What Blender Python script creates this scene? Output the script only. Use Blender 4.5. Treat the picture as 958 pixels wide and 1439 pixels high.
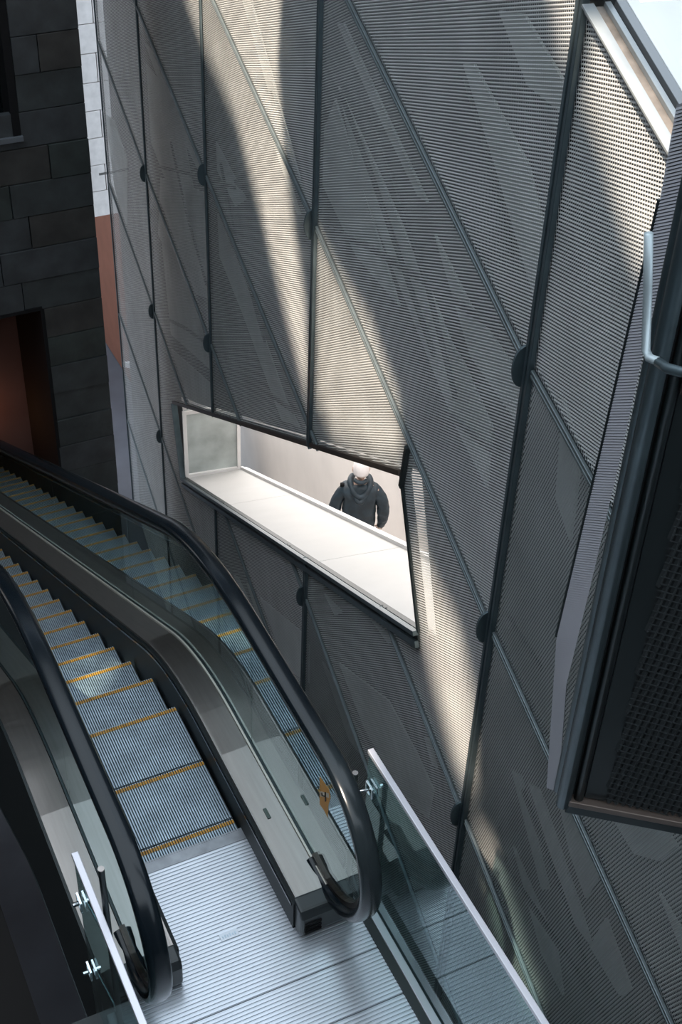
import bpy, bmesh, math, random
from mathutils import Vector, Matrix, noise
random.seed(7)
R = math.radians
sc = bpy.context.scene
C = sc.collection
for o in list(bpy.data.objects): bpy.data.objects.remove(o)

# ------------------------------------------------------------------ camera
YAW, PITCH, ROLL, FPX = 0.47870, 0.69290, 0.04631, 1941.3
CAM = Vector((-1.553, -3.893, 5.514))
fw = Vector((math.sin(YAW)*math.cos(PITCH), math.cos(YAW)*math.cos(PITCH), -math.sin(PITCH)))
r0 = Vector((math.cos(YAW), -math.sin(YAW), 0)); u0 = r0.cross(fw)
rt = r0*math.cos(ROLL)+u0*math.sin(ROLL); up = -r0*math.sin(ROLL)+u0*math.cos(ROLL)
cd = bpy.data.cameras.new('camera'); cam = bpy.data.objects.new('camera', cd); C.objects.link(cam)
M3 = Matrix((rt, up, -fw)).transposed()
cam.matrix_world = Matrix.Translation(CAM) @ M3.to_4x4()
cd.sensor_fit = 'HORIZONTAL'; cd.sensor_width = 36; cd.lens = 36*FPX/958
cd.clip_start = .05; cd.clip_end = 300
sc.camera = cam

def ray(px, py): return fw + rt*((px-479)/FPX) - up*((py-719.5)/FPX)
def onZ(px, py, z): d = ray(px, py); return CAM + d*((z-CAM.z)/d.z)
def onX(px, py, x): d = ray(px, py); return CAM + d*((x-CAM.x)/d.x)
def onY(px, py, y): d = ray(px, py); return CAM + d*((y-CAM.y)/d.y)

# ------------------------------------------------------------------ light
w = bpy.data.worlds.new('world'); sc.world = w; w.use_nodes = True
bg = w.node_tree.nodes['Background']
bg.inputs['Color'].default_value = (.74, .87, 1.0, 1); bg.inputs['Strength'].default_value = 2.05
SUN_DIR = Vector((.50, .22, -.85)).normalized()
sd = bpy.data.lights.new('sun', 'SUN'); sd.energy = 13.0; sd.angle = R(.9); sd.color = (1, .86, .70)
so = bpy.data.objects.new('sun', sd); C.objects.link(so)
so.rotation_euler = SUN_DIR.to_track_quat('-Z', 'Y').to_euler(); so.location = (-6, -6, 20)
vs = sc.view_settings
vs.view_transform = 'Standard'; vs.look = 'None'; vs.gamma = 1; vs.use_curve_mapping = False; vs.exposure = 0.18

# ------------------------------------------------------------------ materials
def mat(name, col, rough=.5, metal=0, spec=.5, trans=0, noise_s=0, noise_a=.0, bump=0, bump_s=200, emis=0, coat=0, stretch=None):
    m = bpy.data.materials.new(name); m.use_nodes = True
    nt = m.node_tree; b = nt.nodes['Principled BSDF']
    c = (*col, 1) if len(col) == 3 else col
    b.inputs['Base Color'].default_value = c
    b.inputs['Roughness'].default_value = rough; b.inputs['Metallic'].default_value = metal
    b.inputs['Specular IOR Level'].default_value = spec
    b.inputs['Coat Weight'].default_value = coat
    if emis: b.inputs['Emission Color'].default_value = c; b.inputs['Emission Strength'].default_value = emis
    tc = nt.nodes.new('ShaderNodeTexCoord'); mp = nt.nodes.new('ShaderNodeMapping')
    nt.links.new(tc.outputs['Object'], mp.inputs['Vector'])
    if stretch: mp.inputs['Scale'].default_value = stretch
    if noise_a:
        n = nt.nodes.new('ShaderNodeTexNoise'); n.inputs['Scale'].default_value = noise_s; n.inputs['Detail'].default_value = 6
        rp = nt.nodes.new('ShaderNodeValToRGB')
        rp.color_ramp.elements[0].position = .3; rp.color_ramp.elements[1].position = .72
        rp.color_ramp.elements[0].color = tuple(x*(1-noise_a) for x in c[:3])+(1,)
        rp.color_ramp.elements[1].color = tuple(min(1, x*(1+noise_a)) for x in c[:3])+(1,)
        nt.links.new(mp.outputs[0], n.inputs['Vector']); nt.links.new(n.outputs['Fac'], rp.inputs['Fac'])
        nt.links.new(rp.outputs['Color'], b.inputs['Base Color'])
    if bump:
        n2 = nt.nodes.new('ShaderNodeTexNoise'); n2.inputs['Scale'].default_value = bump_s; n2.inputs['Detail'].default_value = 4
        bp = nt.nodes.new('ShaderNodeBump'); bp.inputs['Strength'].default_value = bump; bp.inputs['Distance'].default_value = .01
        nt.links.new(mp.outputs[0], n2.inputs['Vector']); nt.links.new(n2.outputs['Fac'], bp.inputs['Height'])
        nt.links.new(bp.outputs[0], b.inputs['Normal'])
    return m

def glass_mat(name, tint, refl=1.0, boost=2.4):   # both faces of the pane reflect, so the front one counts double
    m = bpy.data.materials.new(name); m.use_nodes = True; nt = m.node_tree; nt.nodes.clear()
    out = nt.nodes.new('ShaderNodeOutputMaterial'); mx = nt.nodes.new('ShaderNodeMixShader')
    tr = nt.nodes.new('ShaderNodeBsdfTransparent'); gl = nt.nodes.new('ShaderNodeBsdfGlossy'); fr = nt.nodes.new('ShaderNodeFresnel')
    tr.inputs['Color'].default_value = (*tint, 1); gl.inputs['Roughness'].default_value = 0.0
    gl.inputs['Color'].default_value = (.70, .84, .86, 1); fr.inputs['IOR'].default_value = 1.5*refl
    ge = nt.nodes.new('ShaderNodeNewGeometry'); iv = nt.nodes.new('ShaderNodeMath'); iv.operation = 'SUBTRACT'; iv.inputs[0].default_value = 1
    ml = nt.nodes.new('ShaderNodeMath'); ml.operation = 'MULTIPLY'; nt.links.new(ge.outputs['Backfacing'], iv.inputs[1])
    nt.links.new(iv.outputs[0], ml.inputs[0]); nt.links.new(fr.outputs[0], ml.inputs[1])
    bo = nt.nodes.new('ShaderNodeMath'); bo.operation = 'MULTIPLY'; bo.use_clamp = True; bo.inputs[1].default_value = boost
    nt.links.new(ml.outputs[0], bo.inputs[0]); nt.links.new(bo.outputs[0], mx.inputs['Fac']); nt.links.new(tr.outputs[0], mx.inputs[1]); nt.links.new(gl.outputs[0], mx.inputs[2])
    nt.links.new(mx.outputs[0], out.inputs['Surface']); return m

def translucent_mat(name, col, diff=.25):
    m = bpy.data.materials.new(name); m.use_nodes = True; nt = m.node_tree; nt.nodes.clear()
    out = nt.nodes.new('ShaderNodeOutputMaterial'); mx = nt.nodes.new('ShaderNodeMixShader')
    tr = nt.nodes.new('ShaderNodeBsdfTranslucent'); df = nt.nodes.new('ShaderNodeBsdfDiffuse')
    tr.inputs['Color'].default_value = (*col, 1); df.inputs['Color'].default_value = (*col, 1); mx.inputs['Fac'].default_value = diff
    nt.links.new(tr.outputs[0], mx.inputs[1]); nt.links.new(df.outputs[0], mx.inputs[2]); nt.links.new(mx.outputs[0], out.inputs['Surface'])
    return m

MM = dict(
 mesh=mat('woven_metal', (.60, .605, .60), .5, .25, noise_s=2.5, noise_a=.12),
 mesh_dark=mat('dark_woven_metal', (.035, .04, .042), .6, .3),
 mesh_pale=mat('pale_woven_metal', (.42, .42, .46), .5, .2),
 strut=mat('teal_grey_painted_steel', (.085, .115, .128), .38, .5, noise_s=9, noise_a=.15),
 strut_light=mat('pale_painted_steel', (.17, .20, .21), .35, .5, noise_s=9, noise_a=.12),
 strut_dark=mat('dark_steel', (.022, .03, .032), .4, .4),
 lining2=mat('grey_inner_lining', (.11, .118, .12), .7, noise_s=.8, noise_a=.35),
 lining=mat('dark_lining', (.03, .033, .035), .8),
 pane=mat('pale_pane_and_patch', (.56, .59, .57), .5),  # also colours the light patches built as panes
 white=mat('white_panel', (.76, .745, .735), .55, noise_s=3, noise_a=.03),
 sill=mat('offwhite_sill', (.56, .55, .535), .6, noise_s=3, noise_a=.03),
 white2=mat('warm_white_plaster', (.78, .745, .72), .8, noise_s=1.5, noise_a=.05),
 stone=None,
 jamb=mat('black_steel_jamb', (.006, .006, .007), .85, spec=.2),
 brown=mat('terracotta_paint', (.21, .08, .05), .8, noise_s=3, noise_a=.08),
 palestone=mat('pale_stone', (.62, .58, .56), .7, noise_s=8, noise_a=.1),
 floor=mat('lower_floor', (.10, .105, .125), .5, noise_s=1.2, noise_a=.2),
 dark=mat('black_cladding', (.010, .014, .015), .45),
 rubber=mat('black_rubber', (.005, .008, .011), .2, spec=.35),
 skirt=mat('black_skirt', (.008, .011, .012), .5, spec=.2),
 steel=mat('brushed_steel', (.34, .305, .285), .33, .85, noise_s=5, noise_a=.07, bump=.04, bump_s=60, stretch=(12, .6, 1)),
 alu=mat('aluminium', (.42, .44, .47), .30, .85, noise_s=3, noise_a=.06),
 alu_rib=mat('ribbed_aluminium', (.58, .60, .645), .36, .75, noise_s=3, noise_a=.08),
 tread=mat('tread_metal', (.34, .41, .47), .42, .6, noise_s=7, noise_a=.22),
 groove=mat('dark_groove', (.02, .028, .034), .6),
 yellow=mat('yellow_paint', (.42, .20, .02), .5, noise_s=60, noise_a=.35),
 chrome=mat('polished_steel', (.75, .76, .78), .12, 1),
 glass=glass_mat('green_tinted_glass', (.82, .90, .88), 1.0, 2.3),
 guard=glass_mat('teal_tinted_glass', (.70, .85, .86), 1.0, 1.5),
 roof_diffuser=translucent_mat('opal_diffuser', (.41, .49, .58), .2),  # sheet for the unseen roof, added to spread soft daylight
 beam=mat('roof_beam', (.1, .1, .1), .6),
)

def stone_mat(name, col):
    m = mat(name, col, .75, noise_s=4, noise_a=.35, bump=.5, bump_s=14)
    return m
STONES = [stone_mat('basalt_%s' % n, c) for n, c in (('grey', (.026, .031, .033)), ('green', (.023, .030, .029)), ('brown', (.029, .028, .027)), ('blue', (.030, .034, .038)))]

# ------------------------------------------------------------------ helpers
def obj(name, verts, faces, m, parent=None, smooth=False):
    me = bpy.data.meshes.new(name); me.from_pydata([tuple(v) for v in verts], [], faces); me.update()
    if m: me.materials.append(m)
    if smooth:
        for p in me.polygons: p.use_smooth = True
    o = bpy.data.objects.new(name, me); C.objects.link(o)
    if parent: o.parent = parent
    return o
def empty(name, loc=(0, 0, 0), parent=None):
    o = bpy.data.objects.new(name, None); C.objects.link(o); o.location = loc; o.empty_display_size = .1
    if parent: o.parent = parent
    return o
def tag(o, label=None, cat=None, group=None, kind=None):
    if label: o['label'] = label
    if cat: o['category'] = cat
    if group: o['group'] = group
    if kind: o['kind'] = kind
    return o
class MB:
    def __init__(s): s.v = []; s.f = []
    def add(s, vs_, fs_):
        k = len(s.v); s.v += [Vector(v) for v in vs_]; s.f += [tuple(i+k for i in f) for f in fs_]; return s
    def box(s, x0, x1, y0, y1, z0, z1):
        return s.hexa([(x0,y0,z0),(x1,y0,z0),(x1,y1,z0),(x0,y1,z0)], [(x0,y0,z1),(x1,y0,z1),(x1,y1,z1),(x0,y1,z1)])
    def hexa(s, a, b):
        n = len(a); fs_ = [tuple(range(n))[::-1], tuple(range(n, 2*n))]
        for i in range(n): j = (i+1) % n; fs_.append((i, j, n+j, n+i))
        return s.add(list(a)+list(b), fs_)
    def bar(s, a, b, wx, wn, nrm):
        """square bar from a to b: width wx in-plane, depth wn along nrm"""
        a = Vector(a); b = Vector(b); d = (b-a).normalized(); nrm = Vector(nrm).normalized(); sd_ = d.cross(nrm).normalized()
        q = [sd_*wx/2+nrm*wn/2, -sd_*wx/2+nrm*wn/2, -sd_*wx/2-nrm*wn/2, sd_*wx/2-nrm*wn/2]
        return s.hexa([a+x for x in q], [b+x for x in q])
    def tube(s, pts, r, n=10, cap=True):
        pts = [Vector(p) for p in pts]; k = len(s.v); t0 = (pts[1]-pts[0]).normalized()
        ref = Vector((0, 0, 1)) if abs(t0.z) < .9 else Vector((1, 0, 0)); nn = t0.cross(ref).normalized()
        vs_ = []
        for i, p in enumerate(pts):
            t = ((pts[min(i+1, len(pts)-1)]-pts[max(i-1, 0)])).normalized(); nn = (nn-t*nn.dot(t)).normalized(); bb = t.cross(nn)
            for j in range(n): a = 2*math.pi*j/n; vs_.append(p+(nn*math.cos(a)+bb*math.sin(a))*r)
        fs_ = []
        for i in range(len(pts)-1):
            for j in range(n): jj = (j+1) % n; fs_.append((i*n+j, i*n+jj, (i+1)*n+jj, (i+1)*n+j))
        if cap: fs_.append(tuple(range(n))[::-1]); fs_.append(tuple((len(pts)-1)*n+j for j in range(n)))
        return s.add(vs_, fs_)
    def sweep(s, prof, path, closed=True, cap=True):
        """prof: (x, dn) offsets; path: list of (y,z,ty,tz): profile x along X, dn along path normal"""
        n = len(prof); vs_ = []
        for (y, z, ty, tz) in path:
            for (x, d) in prof: vs_.append((x, y-tz*d, z+ty*d))
        fs_ = []; m = n if closed else n-1
        for i in range(len(path)-1):
            for j in range(m): jj = (j+1) % n; fs_.append((i*n+j, i*n+jj, (i+1)*n+jj, (i+1)*n+j))
        if cap and closed: fs_.append(tuple(range(n))[::-1]); fs_.append(tuple((len(path)-1)*n+j for j in range(n)))
        return s.add(vs_, fs_)
    def build(s, name, m, parent=None, smooth=False, bevel=0):
        o = obj(name, s.v, s.f, m, parent, smooth)
        bm_ = bmesh.new(); bm_.from_mesh(o.data); bmesh.ops.recalc_face_normals(bm_, faces=bm_.faces); bm_.to_mesh(o.data); bm_.free()
        if bevel:
            b = o.modifiers.new('bevel', 'BEVEL'); b.width = bevel; b.segments = 2; b.limit_method = 'ANGLE'
        return o

# ------------------------------------------------------------------ the mesh wall plane
BET = R(8.9); WD = 2.5
A_ = Vector((math.sin(BET), math.cos(BET), 0)); N_ = Vector((math.cos(BET), -math.sin(BET), 0))
O_ = Vector((CAM.x, CAM.y, 0)) + N_*WD
def W(s, z, n=0): return O_ + A_*s + N_*n + Vector((0, 0, z))
def toW(px, py, n=0):
    d = ray(px, py); t = (WD+n)/d.dot(N_); P = CAM + d*t
    return (P-O_).dot(A_), P.z
def img(P):
    d = P-CAM; z = d.dot(fw); return 479+FPX*d.dot(rt)/z, 719.5-FPX*d.dot(up)/z

ms = [18.95, 15.43, 11.92, 8.27, 4.79, 1.25, -2.3]
ZL = [  # one row for each near level strut line, z at each mullion
 [6.3, 6.2, 6.1, 6.0, 5.9, 5.8],
 [4.2, 4.1, 4.0, 4.55, 3.69, 2.70],
 [2.2, 1.9, 1.43, 2.77, 1.99, 1.45],
 [.30, -.09, -.46, .91, .31, -.17],
 [-1.81, -2.12, -2.35, -.84, -1.29, -1.75],
 [-3.94, -4.06, -4.25, -2.63, -3.00, -3.40],
 [-6.18, -6.09, -6.05, -4.25, -4.60, -4.95],
 [-8.25, -8.10, -7.95, -6.05, -6.30, -6.60],
 [-9.98, -9.98, -9.98, -9.98, -9.98, -9.98],
]
# bay between m2 and m3 joins lines one step apart (m2 column has its own order there)
for r_ in ZL: r_.append(r_[5]-.35 if r_[5] > -9 else r_[5])
COL = {m: [r_[i] for r_ in ZL] for i, m in enumerate(range(7))}
COL[2] = [6.1, 4.0, 1.43, -.46, -2.35, -4.25, -6.05, -7.95, -9.98]
COL[3] = [6.0, 4.55, 2.77, .91, -.84, -2.63, -4.25, -6.05, -9.98]
def pairs(b):
    """strut lines of bay b (between mullion b and b+1) as (z left, z right)"""
    L, Rr = COL[b], COL[b+1]
    if b == 2:   # m2 -> m3
        P = [(6.1, 6.0), (3.3, 2.77), (1.43, .91), (-.46, -.84), (-2.35, -2.63), (-4.25, -4.25), (-6.05, -6.05), (-9.98, -9.98)]
    else: P = list(zip(L, Rr))
    return P
slot = [(14.35, -4.77), (6.27, .26), (5.77, -.65), (13.94, -5.67)]
slot = [toW(245, 567), toW(566, 668), toW(590, 888), toW(258, 672)]
open2 = [toW(833, 8), (3.0, toW(833, 8)[1]+4.0), (-1, 6.5), (-1, 2.2), toW(945, 199)]
l0 = toW(833, 8); l1 = toW(945, 199); k2 = (l1[1]-l0[1])/(l1[0]-l0[0])
O2E = (-2.3, l0[1]+k2*(-2.3-l0[0]))
open2 = [l0, (4.79, 6.4), (-2.3, 6.4), O2E]

def clip_line(p, d, poly):
    """interval of line p+t d in a convex polygon"""
    t0, t1 = -1e9, 1e9; n = len(poly)
    ar = sum(poly[i][0]*poly[(i+1) % n][1]-poly[(i+1) % n][0]*poly[i][1] for i in range(n)); sg = 1 if ar > 0 else -1
    for i in range(n):
        a = poly[i]; b = poly[(i+1) % n]; nx, ny = -(b[1]-a[1])*sg, (b[0]-a[0])*sg
        c = nx*(p[0]-a[0])+ny*(p[1]-a[1]); m = nx*d[0]+ny*d[1]
        if abs(m) < 1e-12:
            if c < 0: return None
        else:
            t = -c/m
            if m > 0: t0 = max(t0, t)
            else: t1 = min(t1, t)
    return (t0, t1) if t1-t0 > .01 else None
def sub(iv, hole):
    if not hole: return [iv]
    out = []
    if hole[0] > iv[0]: out.append((iv[0], min(iv[1], hole[0])))
    if hole[1] < iv[1]: out.append((max(iv[0], hole[1]), iv[1]))
    return [x for x in out if x[1]-x[0] > .01]

def row_dir(s, z):
    P = W(s, z); x, y = img(P)
    sl = -.47+.00058*x+.00075*y
    if y > 980: sl = -.85
    elif y > 640 and x < 560: sl = .22
    sl = max(-.85, min(1.7, sl))
    a = toW(x, y); b = toW(x+6, y+6*sl); d = Vector((b[0]-a[0], b[1]-a[1])); return d.normalized()

def weave(poly, holes, conv, name, m, parent, pitch=.0165, wd=.0092, pro=.006, d=None, cross=True):
    """rows of raised wire across a convex polygon, thin wires across them"""
    cx = sum(p[0] for p in poly)/len(poly); cy = sum(p[1] for p in poly)/len(poly)
    if d is None: d = row_dir(cx, cy)
    e = Vector((-d.y, d.x)); V = []; F = []
    hs = [p[0]*e.x+p[1]*e.y for p in poly]
    k = math.floor(min(hs)/pitch); 
    while k*pitch < max(hs):
        h = k*pitch; k += 1; p = (e.x*h, e.y*h); iv = clip_line(p, d, poly)
        if not iv: continue
        ivs = [iv]
        for hh in holes:
            hv = clip_line(p, d, hh); ivs = [q for i_ in ivs for q in sub(i_, hv)]
        for (a, b) in ivs:
            i = len(V)
            for t in (a, b):
                for (o, n) in ((-wd/2, 0), (0, -pro), (wd/2, 0)):
                    V.append(conv(p[0]+d.x*t+e.x*o, p[1]+d.y*t+e.y*o, n))
            F += [(i, i+1, i+4, i+3), (i+1, i+2, i+5, i+4)]
    if cross:
        cp = pitch*1.15; hs = [p[0]*d.x+p[1]*d.y for p in poly]; k = math.floor(min(hs)/cp)
        while k*cp < max(hs):
            h = k*cp; k += 1; p = (d.x*h, d.y*h); iv = clip_line(p, e, poly)
            if not iv: continue
            ivs = [iv]
            for hh in holes:
                hv = clip_line(p, e, hh); ivs = [q for i_ in ivs for q in sub(i_, hv)]
            for (a, b) in ivs:
                i = len(V)
                for t in (a, b):
                    for o in (-.0022, .0022): V.append(conv(p[0]+e.x*t+d.x*o, p[1]+e.y*t+d.y*o, -pro-.001))
                F.append((i, i+1, i+3, i+2))
    if not V: return None
    o = obj(name, V, F, m, parent); return tag(o, kind='stuff')

wall = tag(empty('wall_right', (0, 0, 0)), kind='structure')
def area(p): return abs(sum(p[i][0]*p[(i+1) % len(p)][1]-p[(i+1) % len(p)][0]*p[i][1] for i in range(len(p))))/2
holes = [slot, open2]
def inpoly(q, poly):
    n = len(poly); ar = sum(poly[i][0]*poly[(i+1) % n][1]-poly[(i+1) % n][0]*poly[i][1] for i in range(n)); sg = 1 if ar > 0 else -1
    return all(((poly[(i+1) % n][0]-poly[i][0])*(q[1]-poly[i][1])-(poly[(i+1) % n][1]-poly[i][1])*(q[0]-poly[i][0]))*sg > 0 for i in range(n))

cells = []
for b in range(6):
    P = pairs(b); sl_, sr = ms[b], ms[b+1]
    for i in range(len(P)-1):
        cells.append([(sl_-.03, P[i][0]-.03), (sr+.03, P[i][1]-.03), (sr+.03, P[i+1][1]+.03), (sl_-.03, P[i+1][0]+.03)])
for c in cells:
    if all(inpoly(q, open2) for q in c): continue
    pn = empty('mesh_panel', W(*c[0]), wall)
    loc = W(*c[0])
    weave(c, holes, lambda s, z, n: W(s, z, n)-loc, 'wire_mesh', MM['mesh'], pn)
    # thin edge frame of the panel, broken by the openings
    fr = MB()
    for i in range(4):
        a = Vector(c[i]); b_ = Vector(c[(i+1) % 4]); L = (b_-a).length; d = (b_-a)/L; iv = [(0, L)]
        for hh in holes:
            hv = clip_line(a, d, hh); iv = [q for x in iv for q in sub(x, hv)]
        for (t0, t1) in iv:
            fr.bar(W(*(a+d*t0), .006)-loc, W(*(a+d*t1), .006)-loc, .022, .022, N_)
    fr.build('panel_frame', MM['strut_dark'], pn)

# mullions (paired tubes) and level struts
def bars(path_pairs, name, gap, wd, dep, m=MM['strut'], n0=-.03):
    """paired bars along segment a-b in wall coordinates minus the holes"""
    for (a, b) in path_pairs:
        a = Vector(a); b = Vector(b); L = (b-a).length; d = (b-a)/L; e = Vector((-d.y, d.x)); iv = [(0, L)]
        for hh in holes:
            hv = clip_line(a, d, hh); iv = [q for x in iv for q in sub(x, hv)]
        for (t0, t1) in iv:
            if t1-t0 < .12: continue
            mb = MB()
            for sg in (-1, 1):
                o = e*(gap/2+wd/2)*sg
                mb.bar(W(*(a+d*t0+o), n0), W(*(a+d*t1+o), n0), wd, dep, N_)
            mb.bar(W(*(a+d*t0), n0+.006), W(*(a+d*t1), n0+.006), gap, dep*.4, N_)
            mb.build(name, m, wall, bevel=.003)
for i, s in enumerate(ms):
    big = i >= 4
    bars([((s, 6.3), (s, -9.98))], 'mullion', .014 if i > 2 else .010, .026 if i > 2 else .017, .03 if i > 2 else .02, n0=-.018)
for b in range(6):
    for (zl, zr) in pairs(b)[1:-1]:
        bars([((ms[b]-.02, zl), (ms[b+1]+.02, zr))], 'strut', .009, .015 if b < 3 else .017, .018, m=MM['strut_light'], n0=-.014)
# fin plates where the struts meet the mullions
def fin(s, z, r=.115):
    mb = MB(); pts = []
    for k in range(13):
        a = -math.pi/2+math.pi*k/12; pts.append((-.012-.075*max(0, math.cos(a))**.7, r*math.sin(a)))
    A = [W(s-.004+.03, z+q[1], q[0]) for q in pts]; B = [W(s+.012+.03, z+q[1], q[0]) for q in pts]
    mb.hexa(A, B); o = mb.build('node_plate', MM['strut'], wall, bevel=.002)
    bt = MB().tube([W(s+.04, z+.02, -.055), W(s+.050, z+.02, -.055)], .010, 8); bt.build('bolt', MM['chrome'], o)
for i, m_ in ((4, (1.99, .31, -1.29)), (3, (.91, -2.63)), (2, (-.46, -2.35)), (1, (-2.12, -4.06, -6.09))):
    for z in m_: fin(ms[i], z)

# inner facade layer behind the mesh: pale panes, some standing in for light patches, in dark bars
from mathutils.geometry import delaunay_2d_cdt
def pin(p, poly):
    c_ = False; n = len(poly); j = n-1
    for i in range(n):
        if ((poly[i].y > p.y) != (poly[j].y > p.y)) and (p.x < (poly[j].x-poly[i].x)*(p.y-poly[i].y)/(poly[j].y-poly[i].y)+poly[i].x): c_ = not c_
        j = i
    return c_
def holed(bound_, holes_):
    pts = [Vector(b_) for b_ in bound_]; edges = [(i, (i+1) % len(bound_)) for i in range(len(bound_))]
    for c in holes_:
        k = len(pts); pts += [Vector((p_[0], p_[1])) for p_ in c]; edges += [(k+i, k+(i+1) % len(c)) for i in range(len(c))]
    res = delaunay_2d_cdt(pts, edges, [], 0, 1e-5); keep = []
    bp_ = [Vector(b_) for b_ in bound_]; hp_ = [[Vector((q_[0], q_[1])) for q_ in c] for c in holes_]
    for f in res[2]:
        c_ = sum((res[0][i] for i in f), Vector((0, 0)))/len(f)
        if pin(c_, bp_) and not any(pin(c_, h_) for h_ in hp_): keep.append(tuple(f))
    return res[0], keep
big = [(slot[0][0]+.6, slot[0][1]+1.35), (slot[1][0]-.6, slot[1][1]+1.35), (slot[2][0]-.6, slot[2][1]-.7), (slot[3][0]+.6, slot[3][1]-.7)]
bv, bf = holed([(18.95, -9.98), (-2.3, -9.98), (-2.3, 6.3), (18.95, 6.3)], [[(slot[0][0]+.05, slot[0][1]+.05), (slot[1][0]-.05, slot[1][1]+.05), (slot[2][0]-.05, slot[2][1]-.05), (slot[3][0]+.05, slot[3][1]-.05)], open2])
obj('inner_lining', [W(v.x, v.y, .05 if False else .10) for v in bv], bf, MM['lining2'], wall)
lay = empty('inner_glazing', (0, 0, 0), wall)
GP = [  # pale panes behind the mesh; some are light patches put in as panes
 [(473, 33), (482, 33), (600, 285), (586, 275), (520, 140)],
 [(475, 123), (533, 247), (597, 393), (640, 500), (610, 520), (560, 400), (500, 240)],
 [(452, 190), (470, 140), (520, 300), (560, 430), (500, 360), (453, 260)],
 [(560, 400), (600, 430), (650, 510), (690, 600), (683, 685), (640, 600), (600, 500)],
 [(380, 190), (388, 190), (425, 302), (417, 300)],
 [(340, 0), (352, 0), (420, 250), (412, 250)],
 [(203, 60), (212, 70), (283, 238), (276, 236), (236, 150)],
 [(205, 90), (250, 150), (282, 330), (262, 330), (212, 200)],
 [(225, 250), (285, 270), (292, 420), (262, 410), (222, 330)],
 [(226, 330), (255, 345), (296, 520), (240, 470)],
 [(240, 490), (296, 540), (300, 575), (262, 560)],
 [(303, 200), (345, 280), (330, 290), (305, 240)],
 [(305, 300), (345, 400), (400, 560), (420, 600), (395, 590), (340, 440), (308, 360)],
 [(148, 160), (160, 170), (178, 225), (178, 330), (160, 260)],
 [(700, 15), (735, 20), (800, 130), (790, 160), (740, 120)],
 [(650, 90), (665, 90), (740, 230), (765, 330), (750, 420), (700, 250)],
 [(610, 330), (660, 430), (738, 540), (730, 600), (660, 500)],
 [(365, 840), (425, 890), (433, 908), (433, 960), (402, 940)],  # light patch on the mesh, built as a pane
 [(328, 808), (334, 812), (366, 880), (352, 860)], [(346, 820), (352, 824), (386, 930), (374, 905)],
 [(476, 932), (545, 985), (585, 1060), (608, 1110), (600, 1150), (560, 1110), (510, 1020)],  # soft patch of light, put in as a pane
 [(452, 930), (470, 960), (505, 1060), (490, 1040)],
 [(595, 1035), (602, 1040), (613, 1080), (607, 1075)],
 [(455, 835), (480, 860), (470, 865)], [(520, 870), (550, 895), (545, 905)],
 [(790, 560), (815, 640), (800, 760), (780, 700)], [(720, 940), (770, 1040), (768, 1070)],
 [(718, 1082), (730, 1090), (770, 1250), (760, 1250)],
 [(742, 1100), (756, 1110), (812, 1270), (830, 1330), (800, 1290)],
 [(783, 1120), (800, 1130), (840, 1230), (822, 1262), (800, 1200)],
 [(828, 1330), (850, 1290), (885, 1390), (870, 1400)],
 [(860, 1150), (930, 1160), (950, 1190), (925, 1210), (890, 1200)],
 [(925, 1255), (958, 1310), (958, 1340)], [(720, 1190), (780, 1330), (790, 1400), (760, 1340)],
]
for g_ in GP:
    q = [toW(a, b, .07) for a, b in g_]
    obj('pane_and_light_patch', [W(x, y, .07) for x, y in q]+[W(x, y, .085) for x, y in q], [tuple(range(len(q)))[::-1], tuple(range(len(q), 2*len(q)))]+[(i, (i+1) % len(q), len(q)+(i+1) % len(q), len(q)+i) for i in range(len(q))], MM['pane'], wall)
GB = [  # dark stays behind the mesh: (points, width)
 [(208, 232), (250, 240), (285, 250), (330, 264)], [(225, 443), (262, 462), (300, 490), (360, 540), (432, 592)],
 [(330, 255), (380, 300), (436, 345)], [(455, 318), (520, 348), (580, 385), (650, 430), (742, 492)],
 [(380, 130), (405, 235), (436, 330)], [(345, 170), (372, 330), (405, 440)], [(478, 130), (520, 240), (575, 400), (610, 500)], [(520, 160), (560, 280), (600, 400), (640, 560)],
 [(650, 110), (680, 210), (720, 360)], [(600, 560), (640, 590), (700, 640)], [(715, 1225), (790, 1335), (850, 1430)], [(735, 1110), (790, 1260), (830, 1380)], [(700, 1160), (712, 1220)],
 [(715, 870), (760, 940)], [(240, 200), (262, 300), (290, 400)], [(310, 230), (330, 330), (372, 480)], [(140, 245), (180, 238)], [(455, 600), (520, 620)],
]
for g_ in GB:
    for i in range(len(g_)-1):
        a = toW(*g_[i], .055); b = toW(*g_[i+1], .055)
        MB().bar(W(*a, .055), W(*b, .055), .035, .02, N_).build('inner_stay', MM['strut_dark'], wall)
bpy.data.objects.remove(lay)

# ------------------------------------------------------------------ slot opening with white sill, and corridor behind it
w1 = tag(empty('window_1', W(*slot[3])), kind='structure')
def wb(name, pts, m, par=w1, bevel=0, smooth=False):
    """solid from two lists of (s,z,n)"""
    l = par.location if par else Vector()
    return MB().hexa([W(*p)-l for p in pts[0]], [W(*p)-l for p in pts[1]]).build(name, m, par, bevel=bevel)
TL, TR, BR, BL = [Vector(q) for q in slot]
dB = (BR-BL).normalized(); nB = Vector((-dB.y, dB.x)); nB = nB if nB.y > 0 else -nB
def rail(a, b, n0, n1, lo, hi, name, m, par=w1):
    """bar along a-b (wall coords) spanning depth n0..n1, offset lo..hi across"""
    d = (b-a).normalized(); e = Vector((-d.y, d.x)); e = e if e.y > 0 else -e
    l = par.location if par else Vector()
    q = [a+e*lo, b+e*lo, b+e*hi, a+e*hi]
    return MB().hexa([W(*p, n0)-l for p in q], [W(*p, n1)-l for p in q]).build(name, m, par, bevel=.002)
rail(BL, BR, -.045, -.015, -.10, -.055, 'edge_rail', MM['strut'])
rail(BL, BR, -.02, .0, -.055, -.02, 'shadow_gap', MM['strut_dark'])
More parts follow.
